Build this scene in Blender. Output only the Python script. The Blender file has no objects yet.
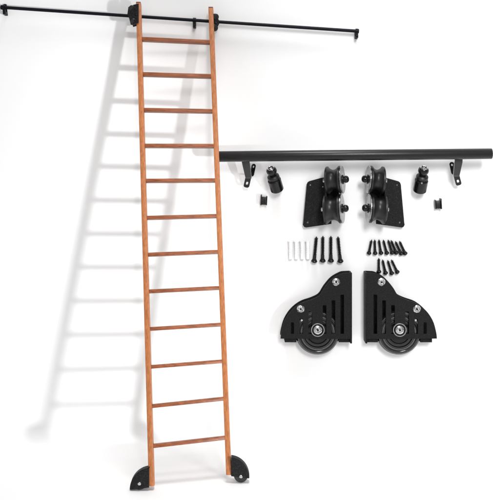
import bpy, bmesh, math, random
from mathutils import Vector, Matrix
random.seed(4)
S = 0.01                      # one unit of the drawing = 1 cm
D = 900.0                     # camera distance from the wall, cm
CX, CY = 246.5, 130.0         # foot of the camera axis on the wall
scene = bpy.context.scene
C = scene.collection

def P(px, py, d=0.0):
    k = (D - d) / D
    return Vector(((px - CX) * k * S, -d * S, (CY - py) * k * S))

# ------------------------------------------------------------------ materials
def mat(name, col, rough=0.5, metal=0.0, spec=0.5, bump=None, mottled=None, coat=0.0):
    m = bpy.data.materials.new(name); m.use_nodes = True
    nt = m.node_tree; b = nt.nodes['Principled BSDF']
    b.inputs['Base Color'].default_value = (*col, 1)
    b.inputs['Roughness'].default_value = rough
    b.inputs['Metallic'].default_value = metal
    b.inputs['Specular IOR Level'].default_value = spec
    b.inputs['Coat Weight'].default_value = coat
    tc = nt.nodes.new('ShaderNodeTexCoord')
    if bump:
        n = nt.nodes.new('ShaderNodeTexNoise'); n.inputs['Scale'].default_value = bump[0]
        n.inputs['Detail'].default_value = 3
        bp = nt.nodes.new('ShaderNodeBump'); bp.inputs['Strength'].default_value = bump[1]
        bp.inputs['Distance'].default_value = bump[2]
        nt.links.new(tc.outputs['Object'], n.inputs['Vector'])
        nt.links.new(n.outputs['Fac'], bp.inputs['Height'])
        nt.links.new(bp.outputs['Normal'], b.inputs['Normal'])
    if mottled:
        n = nt.nodes.new('ShaderNodeTexNoise'); n.inputs['Scale'].default_value = mottled[0]
        n.inputs['Detail'].default_value = 5
        r = nt.nodes.new('ShaderNodeMapRange')
        r.inputs['To Min'].default_value = rough - mottled[1]; r.inputs['To Max'].default_value = rough + mottled[1]
        nt.links.new(tc.outputs['Object'], n.inputs['Vector'])
        nt.links.new(n.outputs['Fac'], r.inputs['Value'])
        nt.links.new(r.outputs['Result'], b.inputs['Roughness'])
    return m

M = {}
M['white'] = mat('white_paint', (0.86, 0.86, 0.86), 0.9, spec=0.1, bump=(6, 0.03, 0.01))
M['powder'] = mat('black_powder_coat', (0.011, 0.011, 0.012), 0.55, spec=0.16, bump=(130, 0.5, 0.004), mottled=(40, .1))
M['tube'] = mat('black_satin_tube', (0.010, 0.010, 0.011), 0.34, spec=0.32, bump=(90, 0.12, 0.002), mottled=(14, .07))
M['bar'] = mat('black_rail_paint', (0.004, 0.005, 0.008), 0.42, spec=0.12, mottled=(20, .1))
M['nylon'] = mat('black_nylon', (0.006, 0.006, 0.007), 0.40, spec=0.45, mottled=(30, .08))
M['rubber'] = mat('black_rubber', (0.008, 0.008, 0.009), 0.2, spec=0.6, mottled=(30, .1))
M['gloss'] = mat('black_oxide', (0.005, 0.005, 0.006), 0.2, spec=0.34, mottled=(30, .08))
M['screw'] = mat('black_phosphate_screw', (0.014, 0.013, 0.013), 0.36, metal=0.2, spec=0.3, mottled=(60, .12))
M['chrome'] = mat('zinc_steel', (0.60, 0.60, 0.60), 0.16, metal=1.0, bump=(45, 0.9, 0.01), mottled=(40, .1))
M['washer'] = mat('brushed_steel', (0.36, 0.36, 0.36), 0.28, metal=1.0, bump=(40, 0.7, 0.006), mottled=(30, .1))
M['strap'] = mat('dark_grey_steel', (0.02, 0.02, 0.021), 0.4, spec=0.5, bump=(130, 0.4, 0.004), mottled=(40, .1))
M['edge'] = mat('wheel_highlight_grey', (0.22, 0.22, 0.22), 0.25, metal=0.8, mottled=(30, .1))  # light grey for the highlights drawn on the wheels
M['plug'] = mat('white_nylon', (0.88, 0.88, 0.89), 0.5, spec=0.3, mottled=(30, .05))
M['endgrain'] = mat('dark_wood_end', (0.10, 0.045, 0.025), 0.6, mottled=(40, .1))

# fine pale flecks of the powder coat
nt = M['powder'].node_tree; tc = nt.nodes.new('ShaderNodeTexCoord'); n = nt.nodes.new('ShaderNodeTexNoise')
n.inputs['Scale'].default_value = 120; n.inputs['Detail'].default_value = 2
cr = nt.nodes.new('ShaderNodeValToRGB'); cr.color_ramp.elements[0].position = .52; cr.color_ramp.elements[1].position = .78
cr.color_ramp.elements[0].color = (.006,.006,.007,1); cr.color_ramp.elements[1].color = (.026,.026,.027,1)
nt.links.new(tc.outputs['Object'], n.inputs['Vector']); nt.links.new(n.outputs['Fac'], cr.inputs['Fac'])
nt.links.new(cr.outputs['Color'], nt.nodes['Principled BSDF'].inputs['Base Color'])

def wood(name, axis_scale, c0=(0.27, 0.088, 0.027), c1=(0.42, 0.150, 0.051)):
    m = bpy.data.materials.new(name); m.use_nodes = True
    nt = m.node_tree; b = nt.nodes['Principled BSDF']
    tc = nt.nodes.new('ShaderNodeTexCoord'); mp = nt.nodes.new('ShaderNodeMapping')
    mp.inputs['Scale'].default_value = axis_scale
    oi = nt.nodes.new('ShaderNodeObjectInfo')
    ad = nt.nodes.new('ShaderNodeVectorMath'); ad.operation = 'ADD'
    ml = nt.nodes.new('ShaderNodeMath'); ml.operation = 'MULTIPLY'; ml.inputs[1].default_value = 37
    nt.links.new(oi.outputs['Random'], ml.inputs[0])
    nt.links.new(tc.outputs['Object'], ad.inputs[0]); nt.links.new(ml.outputs[0], ad.inputs[1])
    nt.links.new(ad.outputs[0], mp.inputs['Vector'])
    n = nt.nodes.new('ShaderNodeTexNoise'); n.inputs['Scale'].default_value = 5; n.inputs['Detail'].default_value = 7
    n.inputs['Roughness'].default_value = 0.50; n.inputs['Distortion'].default_value = 0.6
    nt.links.new(mp.outputs[0], n.inputs['Vector'])
    r = nt.nodes.new('ShaderNodeValToRGB')
    r.color_ramp.elements[0].position = 0.30; r.color_ramp.elements[0].color = (*c0, 1)
    r.color_ramp.elements[1].position = 0.62; r.color_ramp.elements[1].color = (*c1, 1)
    nt.links.new(n.outputs['Fac'], r.inputs['Fac'])
    nt.links.new(r.outputs['Color'], b.inputs['Base Color'])
    b.inputs['Roughness'].default_value = 0.42; b.inputs['Specular IOR Level'].default_value = 0.35
    bp = nt.nodes.new('ShaderNodeBump'); bp.inputs['Strength'].default_value = 0.2; bp.inputs['Distance'].default_value = 0.003
    nt.links.new(n.outputs['Fac'], bp.inputs['Height']); nt.links.new(bp.outputs['Normal'], b.inputs['Normal'])
    return m
M['stile'] = wood('reddish_wood_upright', (16, 16, 0.8))
M['rung'] = wood('reddish_wood_rung', (0.9, 16, 16), (0.12, 0.032, 0.010), (0.27, 0.080, 0.027))

# ------------------------------------------------------------------ mesh helpers (units: cm, local frame x right, y away from viewer, z up)
def smooth(bm, ang=35):
    for f in bm.faces: f.smooth = True
    for e in bm.edges:
        if len(e.link_faces) == 2 and e.calc_face_angle(0) > math.radians(ang): e.smooth = False

def lathe(bm, prof, Mx=None, seg=40):
    """prof: (radius, height) along +z, closed at both ends when radius is 0"""
    Mx = Mx or Matrix.Identity(4)
    rings = []
    for r, h in prof:
        if r < 1e-6:
            rings.append([bm.verts.new(Mx @ Vector((0, 0, h)))])
        else:
            rings.append([bm.verts.new(Mx @ Vector((r*math.cos(2*math.pi*i/seg), r*math.sin(2*math.pi*i/seg), h))) for i in range(seg)])
    for a, b in zip(rings, rings[1:]):
        if len(a) == 1 and len(b) == 1: continue
        for i in range(seg):
            j = (i+1) % seg
            if len(a) == 1: bm.faces.new((a[0], b[i], b[j]))
            elif len(b) == 1: bm.faces.new((a[i], a[j], b[0]))
            else: bm.faces.new((a[i], a[j], b[j], b[i]))
    bmesh.ops.recalc_face_normals(bm, faces=bm.faces)

def along(p0, p1):
    p0 = Vector(p0); p1 = Vector(p1)
    return Matrix.Translation(p0) @ (p1-p0).to_track_quat('Z', 'Y').to_matrix().to_4x4()

def beam(bm, p0, p1, u, v, a, b, bev=0.0):
    """box from p0 to p1 with half sizes a along u, b along v"""
    p0, p1, u, v = Vector(p0), Vector(p1), Vector(u).normalized(), Vector(v).normalized()
    q = []
    for p in (p0, p1):
        for s, t in ((-1, -1), (1, -1), (1, 1), (-1, 1)):
            q.append(bm.verts.new(p + u*a*s + v*b*t))
    fs = [bm.faces.new([q[i] for i in f]) for f in ((3,2,1,0),(4,5,6,7),(0,1,5,4),(1,2,6,5),(2,3,7,6),(3,0,4,7))]
    bmesh.ops.recalc_face_normals(bm, faces=fs)
    if bev > 0:
        es = list({e for f in fs for e in f.edges})
        bmesh.ops.bevel(bm, geom=es, offset=bev, segments=2, affect='EDGES', profile=0.5)

def plate_bm(outline, holes, depth, bev=0.25, y0=0.0):
    """flat plate in the x-z plane; front face at y0, back at y0+depth; holes are real"""
    cu = bpy.data.curves.new('tmp', 'CURVE'); cu.dimensions = '2D'; cu.fill_mode = 'BOTH'
    cu.extrude = depth/2 - bev; cu.bevel_depth = bev; cu.bevel_resolution = 1; cu.offset = -bev
    for poly in [outline] + list(holes):
        sp = cu.splines.new('POLY'); sp.points.add(len(poly)-1); sp.use_cyclic_u = True
        for i, (x, z) in enumerate(poly): sp.points[i].co = (x, z, 0, 1)
    ob = bpy.data.objects.new('tmp', cu); C.objects.link(ob)
    dg = bpy.context.evaluated_depsgraph_get()
    me = bpy.data.meshes.new_from_object(ob.evaluated_get(dg))
    bpy.data.objects.remove(ob); bpy.data.curves.remove(cu)
    me.transform(Matrix.Translation((0, y0+depth/2, 0)) @ Matrix.Rotation(math.pi/2, 4, 'X'))
    bm = bmesh.new(); bm.from_mesh(me); bpy.data.meshes.remove(me)
    bmesh.ops.remove_doubles(bm, verts=bm.verts, dist=1e-4)
    bmesh.ops.recalc_face_normals(bm, faces=bm.faces)
    bm.faces.layers.int.new('flatplate')
    return bm

def merge(bm, other):
    me = bpy.data.meshes.new('t'); other.to_mesh(me); bm.from_mesh(me); bpy.data.meshes.remove(me); other.free()

def rrect(x0, z0, x1, z1, r, n=4):
    out = []
    for cx, cz, a0 in ((x1-r, z1-r, 0), (x0+r, z1-r, 90), (x0+r, z0+r, 180), (x1-r, z0+r, 270)):
        for i in range(n+1):
            a = math.radians(a0 + 90*i/n); out.append((cx+r*math.cos(a), cz+r*math.sin(a)))
    return out
def circ(cx, cz, r, n=20): return [(cx+r*math.cos(2*math.pi*i/n), cz+r*math.sin(2*math.pi*i/n)) for i in range(n)]
def spline(pts, n=6):
    """Catmull-Rom through an open list of points"""
    out = []
    q = [pts[0]] + list(pts) + [pts[-1]]
    for i in range(1, len(q)-2):
        p0, p1, p2, p3 = (Vector(q[i+k]) for k in (-1, 0, 1, 2))
        for k in range(n):
            t = k/n
            v = 0.5*((2*p1)+(-p0+p2)*t+(2*p0-5*p1+4*p2-p3)*t*t+(-p0+3*p1-3*p2+p3)*t**3)
            out.append((v.x, v.y))
    out.append(tuple(pts[-1])); return out

def obj(name, bm, m, parent=None, flip=False, ang=None, shift=None):
    """bmesh in cm -> object in scene units, child of parent with identity transform"""
    if flip:
        bmesh.ops.scale(bm, vec=(-1, 1, 1), verts=bm.verts); bmesh.ops.reverse_faces(bm, faces=bm.faces)
    if shift is not None: bmesh.ops.translate(bm, vec=-Vector(shift), verts=bm.verts)
    bmesh.ops.scale(bm, vec=(S, S, S), verts=bm.verts)
    smooth(bm, ang or (14 if len(bm.faces) and max(len(f.verts) for f in bm.faces) < 99 and bm.faces.layers.int.get('flatplate') else 35))
    me = bpy.data.meshes.new(name); bm.to_mesh(me); bm.free()
    me.materials.append(m)
    o = bpy.data.objects.new(name, me); C.objects.link(o)
    if parent: o.parent = parent
    return o
def tag(o, label, cat, group=None):
    o['label'] = label; o['category'] = cat
    if group: o['group'] = group
    return o
def thing(name, loc, label, cat, group=None):
    o = bpy.data.objects.new(name, None); C.objects.link(o)
    o.empty_display_size = 0.05; o.location = loc
    return tag(o, label, cat, group)
def copy_tree(o, parent=None):
    c = o.copy(); C.objects.link(c); c.parent = parent
    for ch in list(o.children): copy_tree(ch, c)
    return c
def W(px, py, d=0): return P(px, py, d) / S         # same point in cm

# ------------------------------------------------------------------ backdrop: wall swept into the floor
FLOOR = -309.6
bm = bmesh.new()
prof = [(0, 900)]
R = 14
for i in range(13):
    a = math.radians(90*i/12)
    prof.append((-R*(1-math.cos(a)), FLOOR + R*(1-math.sin(a))))
prof.append((-1500, FLOOR))
rows = [[bm.verts.new((x, y, z)) for x in (-1500, 1500)] for y, z in prof]
for a, b in zip(rows, rows[1:]): bm.faces.new((a[0], b[0], b[1], a[1]))
bmesh.ops.recalc_face_normals(bm, faces=bm.faces)
if bm.faces[0].normal.y > 0: bmesh.ops.reverse_faces(bm, faces=bm.faces)
o = obj('backdrop', bm, M['white']); o['kind'] = 'structure'

# ------------------------------------------------------------------ the ladder
TL, BL = W(138.7, 4.0, 15.5), W(151.8, 485.6, 124)
TR, BR = W(210.9, 9.0, 12.5), W(228.9, 474.6, 108)
base = Vector(((BL.x+BR.x)/2, (BL.y+BR.y)/2, FLOOR))
lad = thing('library_ladder', base*S, 'tall reddish wooden ladder with twelve rungs hooked on the thin black wall rail', 'ladder')
X = Vector((1, 0, 0))
aL = (BL-TL).normalized()
nrm = aL.cross(X).normalized()
if nrm.y > 0: nrm = -nrm                     # points at the viewer
HW, HD = 2.4, 3.5
for a, b in ((TL, BL), (TR, BR)):
    bm = bmesh.new(); beam(bm, a, b, X, nrm, HW, HD, 0.5)
    st = obj('stile', bm, M['stile'], lad, shift=base)
    up = (a-b).normalized()
    bm = bmesh.new(); beam(bm, a, a+up*1.1, X, nrm, HW-.15, HD-.3, 0.3)
    obj('top_cap', bm, M['endgrain'], st, shift=base)
def on(a, b, py):                            # point of the stile seen at height py
    lo, hi = 0.0, 1.0
    for _ in range(40):
        t = (lo+hi)/2; p = a.lerp(b, t); k = (D + p.y)/D
        y = CY - p.z/k
        if y < py: lo = t
        else: hi = t
    return a.lerp(b, t)
rungs = [(39.5,42.6),(74.6,76.6),(110.3,111.5),(146.0,146.2),(181,180.6),(218,216.2),(254.8,252),(291.5,288),(329,324.6),(366.8,361.3),(406,398.6),(445.8,437.6)]
for i, (yl, yr) in enumerate(rungs):
    a, b = on(TL, BL, yl), on(TR, BR, yr)
    a = a + X*(HW-.3); b = b - X*(HW-.3)
    s = (b-a).normalized()
    v = nrm.cross(s).normalized()
    bm = bmesh.new(); beam(bm, a, b, v, nrm, 1.65, HD-0.12, 0.4)
    obj('rung', bm, M['rung'], lad, shift=base)

# spool that runs on the rail, used small on the ladder
def spool_prof(h, R_, g, lip):
    pts = [(0, 0), (R_-.6, 0), (R_, .5), (R_, lip)]
    for i in range(1, 12):
        t = i/12; pts.append((R_-g*math.sin(math.pi*t)**0.8, lip+(h-2*lip)*t))
    return pts + [(R_, h-lip), (R_, h-.5), (R_-.6, h), (0, h)]
# carriages at the top
RAILD = 7.0
def carriage(poly, y_front, y_back, bolts, rollers, side):
    bm = plate_bm([(W(x, y, (y_front+y_back)/2).x, W(x, y, (y_front+y_back)/2).z) for x, y in poly][::-1], [], 2.2, .4, y0=-y_front)
    pl = obj('roller_bracket', bm, M['powder'], lad, shift=base)
    bm = plate_bm([(W(x, y, (y_front+y_back)/2).x, W(x, y, (y_front+y_back)/2).z) for x, y in poly][::-1], [], 1.6, .3, y0=-y_back-1.5)
    obj('back_plate', bm, M['powder'], pl, shift=base)
    for x, y in bolts:
        p = W(x, y, y_front)
        bm = bmesh.new(); lathe(bm, [(0,-1),(1.0,-1),(1.0,.5),(.6,1.0),(0,1.1)], along(p, p+Vector((0,-1,0))), 16)
        obj('bolt', bm, M['gloss'], pl, shift=base)
    for x, y in rollers:
        p0 = W(x, y, y_back); p1 = W(x, y, y_front)
        L = (p1-p0).length
        bm = bmesh.new(); lathe(bm, spool_prof(L, 3.4, 1.3, 1.2), along(p0, p1), 28)
        obj('roller', bm, M['nylon'], pl, shift=base)
carriage([(139.7,5.0),(139.7,23.8),(132,26),(130.4,19.5),(128.6,15.5),(129.6,8.4),(135,6)], 25.5, 6,
         [(135.5,9.5),(136,14.8),(135.2,20.4),(131.6,12.5)], [(132.2,8.6),(133.6,22.0)], -1)
carriage([(212.4,13.2),(217,16.9),(219.6,22),(215.2,30.6),(212.6,30.6)], 17, 4,
         [(214.6,18.5),(215.6,22.6),(214.2,27)], [(215.4,17.0),(214.6,28.0)], 1)

# wheels at the feet: quarter-round guard, wheel, hub
def foot(px, py, d, w, h, sgn):
    """px,py: inner lower corner of the guard"""
    c = W(px, py, d)
    k = (D-d)/D
    w, h = w*k, h*k
    out = [(0, 0)] + [(sgn*w*math.cos(math.radians(a))**0.9 if a < 90 else 0, h*math.sin(math.radians(a))) for a in range(0, 91, 6)]
    # slanted lower edge like the real guard
    out = [(x, z - (abs(x)/w)*2.2*k) for x, z in out]
    def P_(dy, pts=out): return [(c.x+x, c.z+z) for x, z in pts]
    pts = P_(0)
    if sgn > 0: pts = pts
    g = plate_bm(pts, [], 1.6, .3, y0=c.y-4.2)
    gd = obj('wheel_guard', g, M['powder'], lad, shift=base)
    g = plate_bm(pts, [], 1.6, .3, y0=c.y+3.0)
    obj('inner_guard', g, M['powder'], gd, shift=base)
    rim = bmesh.new()
    arc = out[1:]
    for (x0, z0), (x1, z1) in zip(arc, arc[1:]):
        beam(rim, (c.x+x0, c.y, c.z+z0), (c.x+x1, c.y, c.z+z1), (0, 1, 0), Vector((z1-z0, 0, -(x1-x0))), 3.2, .35)
    obj('guard_rim', rim, M['powder'], gd, shift=base)
    R_ = 6.3
    wc = Vector((c.x+sgn*9.7*k, c.y, FLOOR+R_))
    bm = bmesh.new()
    lathe(bm, [(0,-2.2),(2.2,-2.2),(2.4,-1.6),(4.6,-1.6),(5.0,-2.3),(5.9,-2.2),(R_,-1.2),(R_,1.2),(5.9,2.2),(0,2.2)],
          Matrix.Translation(wc) @ Matrix.Rotation(math.radians(90), 4, 'X'), 40)
    wh = obj('wheel', bm, M['rubber'], lad, shift=base)
    bm = bmesh.new(); hc = Vector((wc.x, c.y-4.2, wc.z))
    lathe(bm, [(0,-.5),(1.5,-.5),(1.5,.5),(1.0,1.0),(0,1.1)], along(hc, hc+Vector((0,-1,0))), 20)
    obj('axle_bolt', bm, M['chrome'], gd, shift=base)
foot(149.6, 485.7, 124, 19.0, 18.7, -1)
foot(231.2, 474.5, 108, 17.8, 18.0, 1)

# ------------------------------------------------------------------ the thin rail the ladder hooks on
rb = W(180.5, 19.4, 0)
rail = thing('wall_rail', rb*S, 'long thin black rail across the top that carries the wooden ladder', 'rail')
r0, r1 = W(1.5, 7.4, RAILD), W(358, 31.3, RAILD)
bm = bmesh.new(); L = (r1-r0).length
lathe(bm, [(0,0),(1.65,0),(1.65,L),(0,L)], along(r0, r1), 24)
obj('bar', bm, M['bar'], rail, shift=rb)
for p, q in ((r0, r1), (r1, r0)):
    bm = bmesh.new(); dv = (q-p).normalized()
    lathe(bm, [(0,-.9),(1.9,-.9),(2.3,-.4),(2.3,1.4),(1.7,1.8),(0,1.8)], along(p, p+dv), 24)
    obj('end_cap', bm, M['bar'], rail, shift=rb)
def bracket(px, ytop, ybot, lean=0.0):
    """strap plate on the wall, arm to the rail, collar round it"""
    t = (px-1.5)/(358-1.5); cpt = r0.lerp(r1, t)
    zt, zb = W(px, ytop, RAILD).z, W(px, ybot, RAILD).z
    bm = bmesh.new()
    beam(bm, (cpt.x+lean*1.0, -1.0, zb), (cpt.x-lean*.2, -1.0, zt), (1,0,0), (0,1,0), 1.5, .9, .3)
    br = obj('wall_bracket', bm, M['bar'], rail, shift=rb)
    bm = bmesh.new()
    beam(bm, (cpt.x+lean*.9, -.6, zb+1.9), (cpt.x+lean*.9, -RAILD-2.2, zb+1.9), (1,0,0), (0,0,1), 1.25, 1.5, .3)
    beam(bm, (cpt.x+lean*.9, -RAILD, zb+1.2), (cpt.x, -RAILD, cpt.z), (1,0,0), (0,1,0), 1.25, 1.5, .3)
    obj('arm', bm, M['bar'], br, shift=rb)
    bm = bmesh.new(); dv = (r1-r0).normalized()
    lathe(bm, [(0,-1.3),(2.5,-1.3),(2.5,1.3),(0,1.3)], along(cpt, cpt+dv), 24)
    obj('collar', bm, M['bar'], br, shift=rb)
bracket(3.6, 3.4, 15.0, 1.1); bracket(194.3, 17.2, 27.8); bracket(356.8, 28.8, 38.4)

# ------------------------------------------------------------------ the big track tube with its two brackets
TD = 24.0
tb = W(355, 155, 0)
tube = thing('track_tube', tb*S, 'thick black tube lying above the loose hardware, with two strap brackets below', 'tube')
t0, t1 = W(216.5, 156.6, TD), W(491.6, 153.7, TD)
TRD = 5.25
bm = bmesh.new(); L = (t1-t0).length
lathe(bm, [(TRD-.7,1.2),(TRD-.5,.15),(TRD-.15,0),(TRD,.25),(TRD,L-.25),(TRD-.15,L),(TRD-.7,L),(TRD-.7,L-6),(0,L-6)], along(t0, t1), 64)
obj('tube', bm, M['tube'], tube, shift=tb)
def strap(bm, pts, ws, th, thick=(0,1,0)):
    """bent flat strip along pts (cm), half-widths ws in x"""
    prev = None; rings = []
    for i, p in enumerate(pts):
        a = pts[max(i-1, 0)]; b = pts[min(i+1, len(pts)-1)]
        dv = (Vector(b)-Vector(a)).normalized(); n = dv.cross(X).normalized()
        rings.append([bm.verts.new(Vector(p)+X*ws[i]*sx+n*th*sn) for sx, sn in ((-1,-1),(1,-1),(1,1),(-1,1))])
    for a, b in zip(rings, rings[1:]):
        for i in range(4): bm.faces.new((a[i], a[(i+1)%4], b[(i+1)%4], b[i]))
    bm.faces.new(rings[0][::-1]); bm.faces.new(rings[-1])
    bmesh.ops.recalc_face_normals(bm, faces=bm.faces)
    bmesh.ops.bevel(bm, geom=[e for e in bm.edges], offset=.18, segments=1, affect='EDGES')
def track_bracket(xt, xb, yb, ft, side):
    """strap from the tube (xt) down to xb,yb ; slotted foot ending at ft ; rear tab on the given side"""
    bm = bmesh.new()
    top = W(xt, 157, TD-TRD+1.5); k = W(xt, 162, TD-TRD+.5); mid = W(xb, yb-1.2, 16); low = W(xb, yb, 13.2)
    strap(bm, [top, k, mid, low], [3.9, 3.8, 2.9, 2.7], .55)
    br = obj('strap_bracket', bm, M['strap'], tube, shift=tb)
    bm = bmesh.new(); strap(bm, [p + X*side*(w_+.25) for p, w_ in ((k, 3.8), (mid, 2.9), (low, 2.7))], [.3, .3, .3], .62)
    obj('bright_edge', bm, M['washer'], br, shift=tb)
    f0, f1 = W(xb, yb-.2, 13), W(ft[0], ft[1], 8)
    dv = (f1-f0); ln = dv.length
    # rounded foot with a slot, built flat then tipped
    g = plate_bm([(x, z) for x, z in rrect(-2.9, -ln-1.0, 2.9, 1.2, 2.3, 6)], [rrect(-1.0, -ln*.78, 1.0, -ln*.42, .95, 5)], 1.0, .25, y0=-.5)
    zax = -dv.normalized(); xax = X - zax*X.dot(zax); xax.normalize(); yax = zax.cross(xax)
    Rm = Matrix((xax, yax, zax)).transposed().to_4x4()
    bmesh.ops.transform(g, matrix=Matrix.Translation(f0) @ Rm, verts=g.verts)
    obj('slotted_foot', g, M['gloss'], br, shift=tb)
    # bright bent edge
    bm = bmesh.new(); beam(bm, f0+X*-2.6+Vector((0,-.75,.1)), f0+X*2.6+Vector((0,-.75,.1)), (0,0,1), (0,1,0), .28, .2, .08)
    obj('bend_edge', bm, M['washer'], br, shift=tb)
    # rear tab on the wall
    cx = xb + side*4.6
    c = W(cx, yb-8.2, 1.2)
    g = plate_bm(rrect(-2.5, -6.4, 2.5, 6.4, 2.4, 6), [circ(0, 3.4, 1.1)], 1.1, .25, y0=-.5)
    bmesh.ops.transform(g, matrix=Matrix.Translation(c+Vector((0,-3,0))) @ Matrix.Rotation(math.radians(side*12), 4, 'Y') @ Matrix.Rotation(math.radians(side*38), 4, 'Z'), verts=g.verts)
    obj('rear_tab', g, M['gloss'], br, shift=tb)
    bm = bmesh.new(); e0 = c+Vector((side*1.2,-4.0,4.0)); e1 = c+Vector((-side*1.5,-13,-9.0+2))
    beam(bm, c+Vector((-side*.4,-2,-5)), W(xb+side*.6, yb-1.2, 13), (0,1,0), (0,0,1), 2.2, .5, .15)
    obj('web', bm, M['powder'], br, shift=tb)
track_bracket(245.6, 248.2, 178.2, (246.3, 186.6), 1)
track_bracket(458.6, 456.6, 176.4, (458.8, 184.4), -1)

# ------------------------------------------------------------------ end stops
def end_stop(head, body, label):
    """turned stop: small domed head with a screw recess, collar, fat barrel"""
    a, b = W(*head, 19), W(*body, 9)
    ax = (b-a); L = ax.length
    base_ = W(*body, 0)
    t = thing('end_stop', base_*S, label, 'end stop', 'turned black end stops beside the strap brackets')
    Mx = along(a, b)
    q = lambda bm, pr, s=36: lathe(bm, pr, Mx, s)
    bm = bmesh.new(); q(bm, [(1.6,-2.0),(2.0,-3.5),(3.0,-3.7),(4.2,-3.0),(5.1,-1.2),(5.2,.8),(4.3,3.2),(3.2,4.2),(3.2,6.0),(0,6.2)])
    obj('head', bm, M['gloss'], t, shift=base_)
    bm = bmesh.new(); q(bm, [(0,-1.8),(1.5,-1.8),(1.7,-2.2),(1.7,-3.4),(1.2,-3.7),(0,-3.2)], 20)
    obj('set_screw', bm, M['chrome'], t, shift=base_)
    bm = bmesh.new(); q(bm, [(2.5,-3.8),(2.9,-4.1),(3.6,-3.7),(3.6,-3.2),(2.5,-3.5)])
    obj('steel_ring', bm, M['chrome'], t, shift=base_)
    bm = bmesh.new(); q(bm, [(0,5.2),(4.4,5.2),(5.9,6.4),(6.1,8.6),(5.3,9.8),(5.2,10.6),(0,10.8)])
    obj('collar', bm, M['nylon'], t, shift=base_)
    bm = bmesh.new(); q(bm, [(0,10.0),(5.4,10.2),(6.6,11.2),(6.7,L+3.5),(6.0,L+4.4),(4.9,L+4.2),(4.7,L+1.2),(0,L+1.0)])
    obj('barrel', bm, M['gloss'], t, shift=base_)
    return t
end_stop((271.6, 171.0), (276.2, 186.4), 'black end stop right of the left strap bracket, barrel leaning down to the right')
end_stop((423.4, 170.8), (420.2, 187.2), 'black end stop left of the right strap bracket, barrel leaning down to the left')

# ------------------------------------------------------------------ small clips
def clip(px, py, rot, mir, label):
    c = W(px, py, 0)
    t = thing('rail_clip', c*S, label, 'clip', 'little black clips under the end stops')
    t.rotation_euler = (0, math.radians(rot), 0)
    bm = bmesh.new()
    beam(bm, (-2.9,-3,-5.2), (-2.9,-3,5.4), (1,0,0), (0,1,0), .55, 2.9, .2)
    obj('tall_jaw', bm, M['gloss'], t, flip=mir)
    bm = bmesh.new()
    beam(bm, (-.2,-2.6,-4.7), (-.2,-2.6,3.2), (1,0,0), (0,1,0), 2.3, 1.9, .3)
    beam(bm, (1.2,-4.7,-4.0), (1.2,-4.7,2.6), (1,0,0), (0,1,0), .8, .9, .2)
    obj('block', bm, M['nylon'], t, flip=mir)
    bm = bmesh.new()
    beam(bm, (2.6,-3,-4.9), (2.6,-3,4.2), (1,0,0), (0,1,0), .5, 2.7, .2)
    obj('short_jaw', bm, M['gloss'], t, flip=mir)
clip(264, 199.8, 3, False, 'little black clip below the left end stop, nearer the ladder')
clip(437.2, 203.6, -3, True, 'little black clip below the right end stop')

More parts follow.
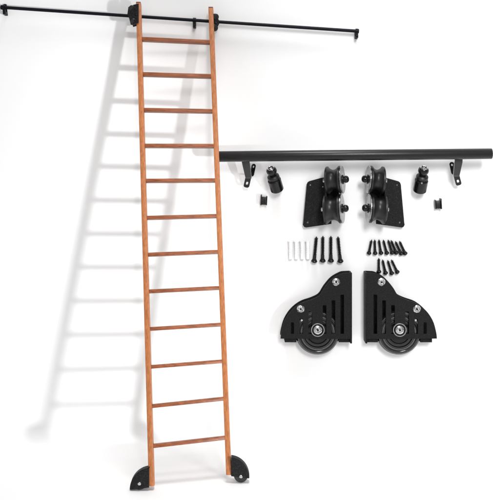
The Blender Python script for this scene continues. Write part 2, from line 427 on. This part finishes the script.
# ------------------------------------------------------------------ roller carriages (plate, upright, two grooved rollers each)
def roller_unit(cx, mir, label):
    c = W(cx, 200, 0)
    t = thing('roller_carriage', c*S, label, 'roller carriage', 'pair of roller carriages under the tube')
    k = 1.0
    # local: x from the middle axis, negative side is drawn, z up from py=200
    def L_(px, py): return (px-353.2, 200-py)
    out = [L_(*p) for p in ((305.6,227.0),(303.8,226.4),(302.6,224.4),(303.0,222),(306.4,184.2),(307.2,182.2),(308.8,181.0),(321,177.6),(331,176.6),(331,184),(338.5,184),(338.5,212),(331,212),(331,223.4))]  # step behind the rollers added to keep the shaded gap between them dark
    holes = [circ(*L_(x, y), r, 12) for x, y, r in ((310.0,184.8,.75),(310.4,196.6,.7),(307.4,222.0,1.0),(315.4,216.8,.75),(322.4,186.5,.7),(321,210,.7))]
    ox = Vector((cx-353.2, 0, 0))
    g = plate_bm(out, holes, 2.4, .35, y0=-5.4)
    pl = obj('base_plate', g, M['powder'], t, flip=mir)
    for x, y in ((310,190),(309,216),(325,200)):
        x_, z_ = L_(x, y); bm = bmesh.new(); lathe(bm, [(0,0),(2.4,0),(2.4,3.2),(0,3.2)], Matrix.Translation((x_, 0, z_)) @ Matrix.Rotation(math.radians(90), 4, 'X'), 20)
        obj('spacer', bm, M['powder'], pl, flip=mir)
    # upright flange
    bm = bmesh.new(); beam(bm, (-30.2,-12,-22.6), (-28.6,-12,22.0), (1,0,0), (0,1,0), .8, 8.5, .3)
    obj('upright', bm, M['powder'], t, flip=mir)
    tl = 15.5 if mir else 19
    for (lx, ly, ld), (rx, ry, rd), rad in (((325.4,179.6,14.5), (341.2,178.4,tl), 13.6), ((323.6,208.0,15), (340.8,206.8,tl+.5), 14.4)):
        p0 = Vector((lx-353.2, -ld, 200-ly)); p1 = Vector((rx-353.2, -rd, 200-ry))
        Lg = (p1-p0).length; Mx = along(p0, p1)
        bm = bmesh.new(); lathe(bm, spool_prof(Lg-1.8, rad, 3.5, 2.0), Mx, 56)
        ro = obj('roller', bm, M['nylon'], t, flip=mir)
        bm = bmesh.new(); lathe(bm, [(0,Lg-1.7),(rad-.4,Lg-1.7),(rad+.1,Lg-1.2),(rad+.1,Lg-.6),(rad-.5,Lg-.2),(rad-1.4,Lg-.35),(0,Lg-.35)], Mx, 56)
        obj('steel_disc', bm, M['washer'], ro, flip=mir)
        bm = bmesh.new(); lathe(bm, [(0,Lg-.3),(4.6,Lg-.3),(4.6,Lg+.5),(4.1,Lg+.7),(0,Lg+.7)], Mx, 32)
        obj('washer', bm, M['gloss'], ro, flip=mir)
        bm = bmesh.new()
        lathe(bm, [(0,Lg+.6),(3.5,Lg+.6),(3.3,Lg+2.8)], Mx, 6)
        lathe(bm, [(3.5,Lg+1.6),(3.6,Lg+3.0),(3.1,Lg+4.5),(1.8,Lg+5.5),(0,Lg+5.8)], Mx, 28)
        obj('dome_nut', bm, M['gloss'], ro, flip=mir)
        # bolt end on the plate side
        bm = bmesh.new(); lathe(bm, [(0,-3.6),(2.0,-3.6),(2.0,-.2),(0,-.2)], Mx, 6)
        obj('bolt', bm, M['washer'], ro, flip=mir)
    return t
roller_unit(353.2, False, 'left roller carriage, plate on its left and two grooved rollers on its right')
roller_unit(353.2, True, 'right roller carriage, plate on its right and two grooved rollers on its left')

# ------------------------------------------------------------------ floor wheel units
def wheel_unit(mx, mir, yaw, label):
    c = W(mx, 320, 0)
    t = thing('floor_wheel_unit', c*S, label, 'wheel unit', 'pair of floor wheel units with slotted guards')
    A = 356.9
    def L_(px, py): return (px-A, 320-py)
    curve = [(348.8,270.4),(344,270.6),(339.4,271.4),(330.6,276.4),(323.4,284.6),(318.2,292.6),(310.8,296.6),(299.8,300.6),(290.4,308.0),(283.8,318.0),(280.6,329.4),(280.0,335.2)]
    out = spline([L_(*p) for p in curve[1:]], 5)
    out = [L_(348.8,335.6), L_(348.8,270.4)] + out
    slots = [(291.7,319.2,330.6,1.5),(300.4,315.6,330.6,1.6),(309.3,308.6,330.6,1.7),(323.2,302.4,330.6,1.7),(332.0,297.6,330.6,1.7),(340.6,292.0,330.6,1.7)]
    holes = []
    for x, y0, y1, h in slots:
        a = L_(x-h, y1); b = L_(x+h, y0); holes.append(rrect(a[0], a[1], b[0], b[1], .5, 3))
    g = plate_bm(out, holes, 1.8, .3, y0=-15)
    fp = obj('slotted_guard', g, M['powder'], t, flip=mir)
    # back plate, lower, with tabs
    bout = [(x*1.0, z) for x, z in out[1:]]
    bout = [L_(348.8,340.2)] + bout[:-1] + [L_(281.5,333), L_(283.6,334), L_(284,339.6), L_(296,339.6), L_(337,339.8)]
    g = plate_bm(bout, [], 1.8, .3, y0=-3.0)
    obj('back_guard', g, M['powder'], t, flip=mir)
    # side wall joining the two plates
    bm = bmesh.new(); beam(bm, L_(349.4,340)[:1]+(-8,)+L_(349.4,340)[1:], L_(349.4,270.6)[:1]+(-8,)+L_(349.4,270.6)[1:], (1,0,0), (0,1,0), .9, 7.0, .3)
    obj('side_plate', bm, M['powder'], t, flip=mir)
    # lower edge flange pieces
    for x0, x1 in ((284.2,295.8),(337.5,348.3)):
        a = L_(x0, 337.6); b = L_(x1, 337.6); bm = bmesh.new()
        beam(bm, (a[0],-7.6,a[1]), (b[0],-7.6,b[1]), (0,0,1), (0,1,0), 1.9, 4.4, .3)
        obj('lower_flange', bm, M['powder'], t, flip=mir)
    # wheel
    wx, wz = L_(316.8, 330.4)
    Mx = Matrix.Translation((wx, -7.4, wz)) @ Matrix.Rotation(math.radians(90), 4, 'X')
    bm = bmesh.new(); lathe(bm, [(0,-5),(19,-5),(21.4,-3.6),(22.0,-1),(22.0,1),(21.4,3.8),(20.2,5.0),(18.2,5.2),(17.4,4.4),(16.2,4.4),(15.8,5.0),(14.2,5.0),(13.4,3.6),(0,3.4)], Mx, 72)
    w = obj('wheel', bm, M['rubber'], t, flip=mir)
    bm = bmesh.new(); lathe(bm, [(0,3.2),(11.4,3.2),(11.6,4.8),(10.6,5.2),(9.8,4.4),(6,4.4),(5.2,6.0),(0,6.2)], Mx, 48)
    obj('hub', bm, M['gloss'], w, flip=mir)
    bm = bmesh.new()
    lathe(bm, [(15.85,4.5),(16.0,5.2),(16.4,5.2),(16.5,4.5)], Mx, 72); lathe(bm, [(19.9,4.7),(20.1,5.2),(20.35,5.15),(20.5,4.5)], Mx, 72)
    obj('highlight_rings', bm, M['edge'], w, flip=mir)  # thin grey rings standing in for curved highlights on the black wheel
    # axle washer and bolts
    def bolt(px, py, r, name='bolt', wash=None):
        x, z = L_(px, py)
        B = Matrix.Translation((x, -15, z)) @ Matrix.Rotation(math.radians(90), 4, 'X')
        bm = bmesh.new()
        lathe(bm, [(0,-12),(r*.5,-12),(r*.5,0),(r,0),(r,.5),(r*.93,.9),(r*.60,1.9),(r*.52,.4),(0,.3)], B, 28)
        o = obj(name, bm, M['chrome'], t, flip=mir, ang=25)
        bm = bmesh.new(); lathe(bm, [(0,.2),(r*.30,.2),(r*.24,2.2),(0,2.5)], B @ Matrix.Rotation(.4, 4, 'Z'), 6)
        obj('bolt_tip', bm, M['gloss'], o, flip=mir)
        if wash:
            bm = bmesh.new(); lathe(bm, [(wash-1.1,.05),(wash-1.0,.5),(wash-.2,.5),(wash,.05)], B, 40)
            obj('washer', bm, M['washer'], o, flip=mir)
    bolt(316.6, 326.6, 4.3, 'axle_bolt', 6.8)
    bolt(334.6, 279.4, 3.9); bolt(299.8, 306.0, 3.9)
    # spring clip seen through a slot
    x, z = L_(300.8, 317.2)
    bm = bmesh.new(); lathe(bm, [(0,0),(1.5,0),(1.5,3),(1.0,3.6),(0,3.6)], Matrix.Translation((x, -11, z)) @ Matrix.Rotation(math.radians(90), 4, 'X'), 20)
    obj('inner_pin', bm, M['chrome'], t, flip=mir)
    t.rotation_euler = (0, 0, math.radians(yaw))
    return t
wheel_unit(356.9, False, 0, 'left floor wheel unit, slotted black guard sloping down to the left over its wheel')
wheel_unit(356.9, True, 0, 'right floor wheel unit, slotted black guard sloping down to the right over its wheel')

# ------------------------------------------------------------------ screws
def screw_proto(L, rs, rh, name, label, cat, group):
    """along +z from head (0) to tip (L), cm"""
    bm = bmesh.new()
    pr = [(0,0)]
    z0 = L*.26; pr = [(0,.2),(rs,.2),(rs*.9,z0)]
    z = z0; p = 1.55 if L > 20 else 1.25
    while z < L-2.6:
        pr += [(rs*.62,z+.15),(rs*1.12,z+p*.5),(rs*.62,z+p*.85)]; z += p
    pr += [(rs*.5,L-1.6),(0,L)]
    lathe(bm, pr, None, 18)
    t = bpy.data.objects.new(name, None); C.objects.link(t); tag(t, label, cat, group)
    obj('shank', bm, M['screw'], t, ang=30)
    bm = bmesh.new()
    lathe(bm, [(0,-1.3),(rh*.35,-1.0),(rh*.4,-1.75),(rh*.8,-1.2),(rh,-.35),(rh*.96,.2),(rs*1.2,rh*.62),(0,rh*.62)], None, 24)
    obj('head', bm, M['gloss'], t, ang=40)
    return t
def lay(t, tip, head, rh):
    a = W(*head, rh+.2); b = W(*tip, 1.8)
    t.location = a*S
    t.rotation_mode = 'QUATERNION'
    t.rotation_quaternion = (b-a).to_track_quat('Z', 'Y')
longs = [((316.5,236.8),(314.2,261.2)),((322.9,236.8),(322.6,260.8)),((330.9,236.8),(330.9,260.8)),((338.0,236.8),(340.4,261.2))]
ll = ['long black screw nearest the white wall plugs, leaning slightly right','long black screw second from the white wall plugs, upright',
      'long black screw third from the white wall plugs, upright','long black screw farthest from the white wall plugs, leaning left']
proto = screw_proto(25.0, 1.8, 3.2, 'long_screw', ll[0], 'screw', 'four long black screws in a row')
for i, (tip, head) in enumerate(longs):
    o = proto if i == 0 else copy_tree(proto)
    o['label'] = ll[i]; lay(o, tip, head, 3.1)
row1 = [((371.6,240),(369.0,253.0)),((374.8,240),(375.2,253.2)),((379.0,240),(381.0,253)),((383.5,240.3),(386.8,253)),((388.2,240),(392.2,252.8)),((391.2,240.4),(396.4,252.8)),((395.3,241),(401.2,253.6)),((399.7,241.3),(405.2,253.4))]
row2 = [((378.9,259.8),(378.9,271.6)),((382.6,259.6),(385.6,272.9)),((387.7,260.0),(391.8,273.2)),((391.4,259.6),(397.3,272.0))]
o8 = ['leftmost','second from the left','third from the left','fourth from the left','fifth from the left','sixth from the left','seventh from the left','rightmost']
o4 = ['leftmost','second from the left','third from the left','rightmost']
proto = screw_proto(14.0, 1.4, 2.45, 'short_screw', '', 'screw', 'twelve short black screws in two rows')
first = True
for row, names, where in ((row1, o8, 'upper row of eight'), (row2, o4, 'lower row of four')):
    for (tip, head), nm in zip(row, names):
        o = proto if first else copy_tree(proto); first = False
        o['label'] = 'short black screw, %s of the %s' % (nm, where); lay(o, tip, head, 2.35)

# ------------------------------------------------------------------ white wall plugs
pp = ['leftmost of the four faint white wall plugs','second from left of the four faint white wall plugs','third from left of the four faint white wall plugs','white wall plug nearest the long black screws']
pbm = bmesh.new()
lathe(pbm, [(0,-9),(1.6,-9),(1.9,-8.6),(1.9,-4),(1.6,-3.6),(1.95,-3),(1.6,-2),(1.95,-1.4),(1.6,-.4),(1.95,.2),(1.6,1.2),(1.95,1.8),(1.7,2.8),(2.0,3.6),(2.0,8),(2.6,8.4),(2.6,9),(1.2,9),(1.1,6),(0,6)], None, 24)
beam(pbm, (0,-1.6,-8), (0,-1.6,6), (1,0,0), (0,1,0), .25, .6, .05)
plug = obj('wall_plug', pbm, M['plug'])
for i, x in enumerate((290.5, 296.3, 302.1, 307.9)):
    o = plug if i == 0 else copy_tree(plug)
    o.location = P(x, 250.2, 2.7)
    tag(o, pp[i], 'wall plug', 'four white wall plugs in a row')

# ------------------------------------------------------------------ lamps
def aim(o, tgt): o.rotation_euler = (Vector(tgt)-o.location).to_track_quat('-Z', 'Y').to_euler()
def spot(name, loc, tgt, energy, radius, angle, blend, col=(1,1,1)):
    l = bpy.data.lights.new(name, 'SPOT'); l.energy = energy; l.shadow_soft_size = radius
    l.spot_size = math.radians(angle); l.spot_blend = blend; l.color = col
    o = bpy.data.objects.new(name, l); C.objects.link(o); o.location = loc; aim(o, tgt); return o
# hard-ish lamp low on the right: throws the ladder's long shadow left along the wall
K = spot('ladder_lamp', (9.8, -12, -2.8), P(-365, 250), 9300, 0.56, 28, 0.10)
H = spot('hardware_lamp', (4.5, -15, 7), P(728, 190), 15000, 3.2, 29.5, 0.12)
F = spot('floor_fill', (0.5, -2.6, 8.0), (0, -2.7, -3.08), 2500, 1.6, 60, 0.6)  # unseen overhead fill, added only to whiten the floor

w = bpy.data.worlds.new('World'); scene.world = w; w.use_nodes = True
bg = w.node_tree.nodes['Background']; bg.inputs['Color'].default_value = (1, 1, 1, 1); bg.inputs['Strength'].default_value = 0.50

# ------------------------------------------------------------------ camera
cam = bpy.data.cameras.new('Camera'); co = bpy.data.objects.new('Camera', cam); C.objects.link(co)
cam.sensor_fit = 'HORIZONTAL'; cam.sensor_width = 36; cam.lens = 36*D/493.0
cam.shift_y = -(250-CY)/493.0
cam.clip_start = 0.05; cam.clip_end = 200
co.location = (0, -D*S, 0); co.rotation_euler = (math.radians(90), 0, 0)
scene.camera = co
scene.view_settings.view_transform = 'Standard'; scene.view_settings.look = 'None'
scene.view_settings.exposure = 0; scene.view_settings.gamma = 1
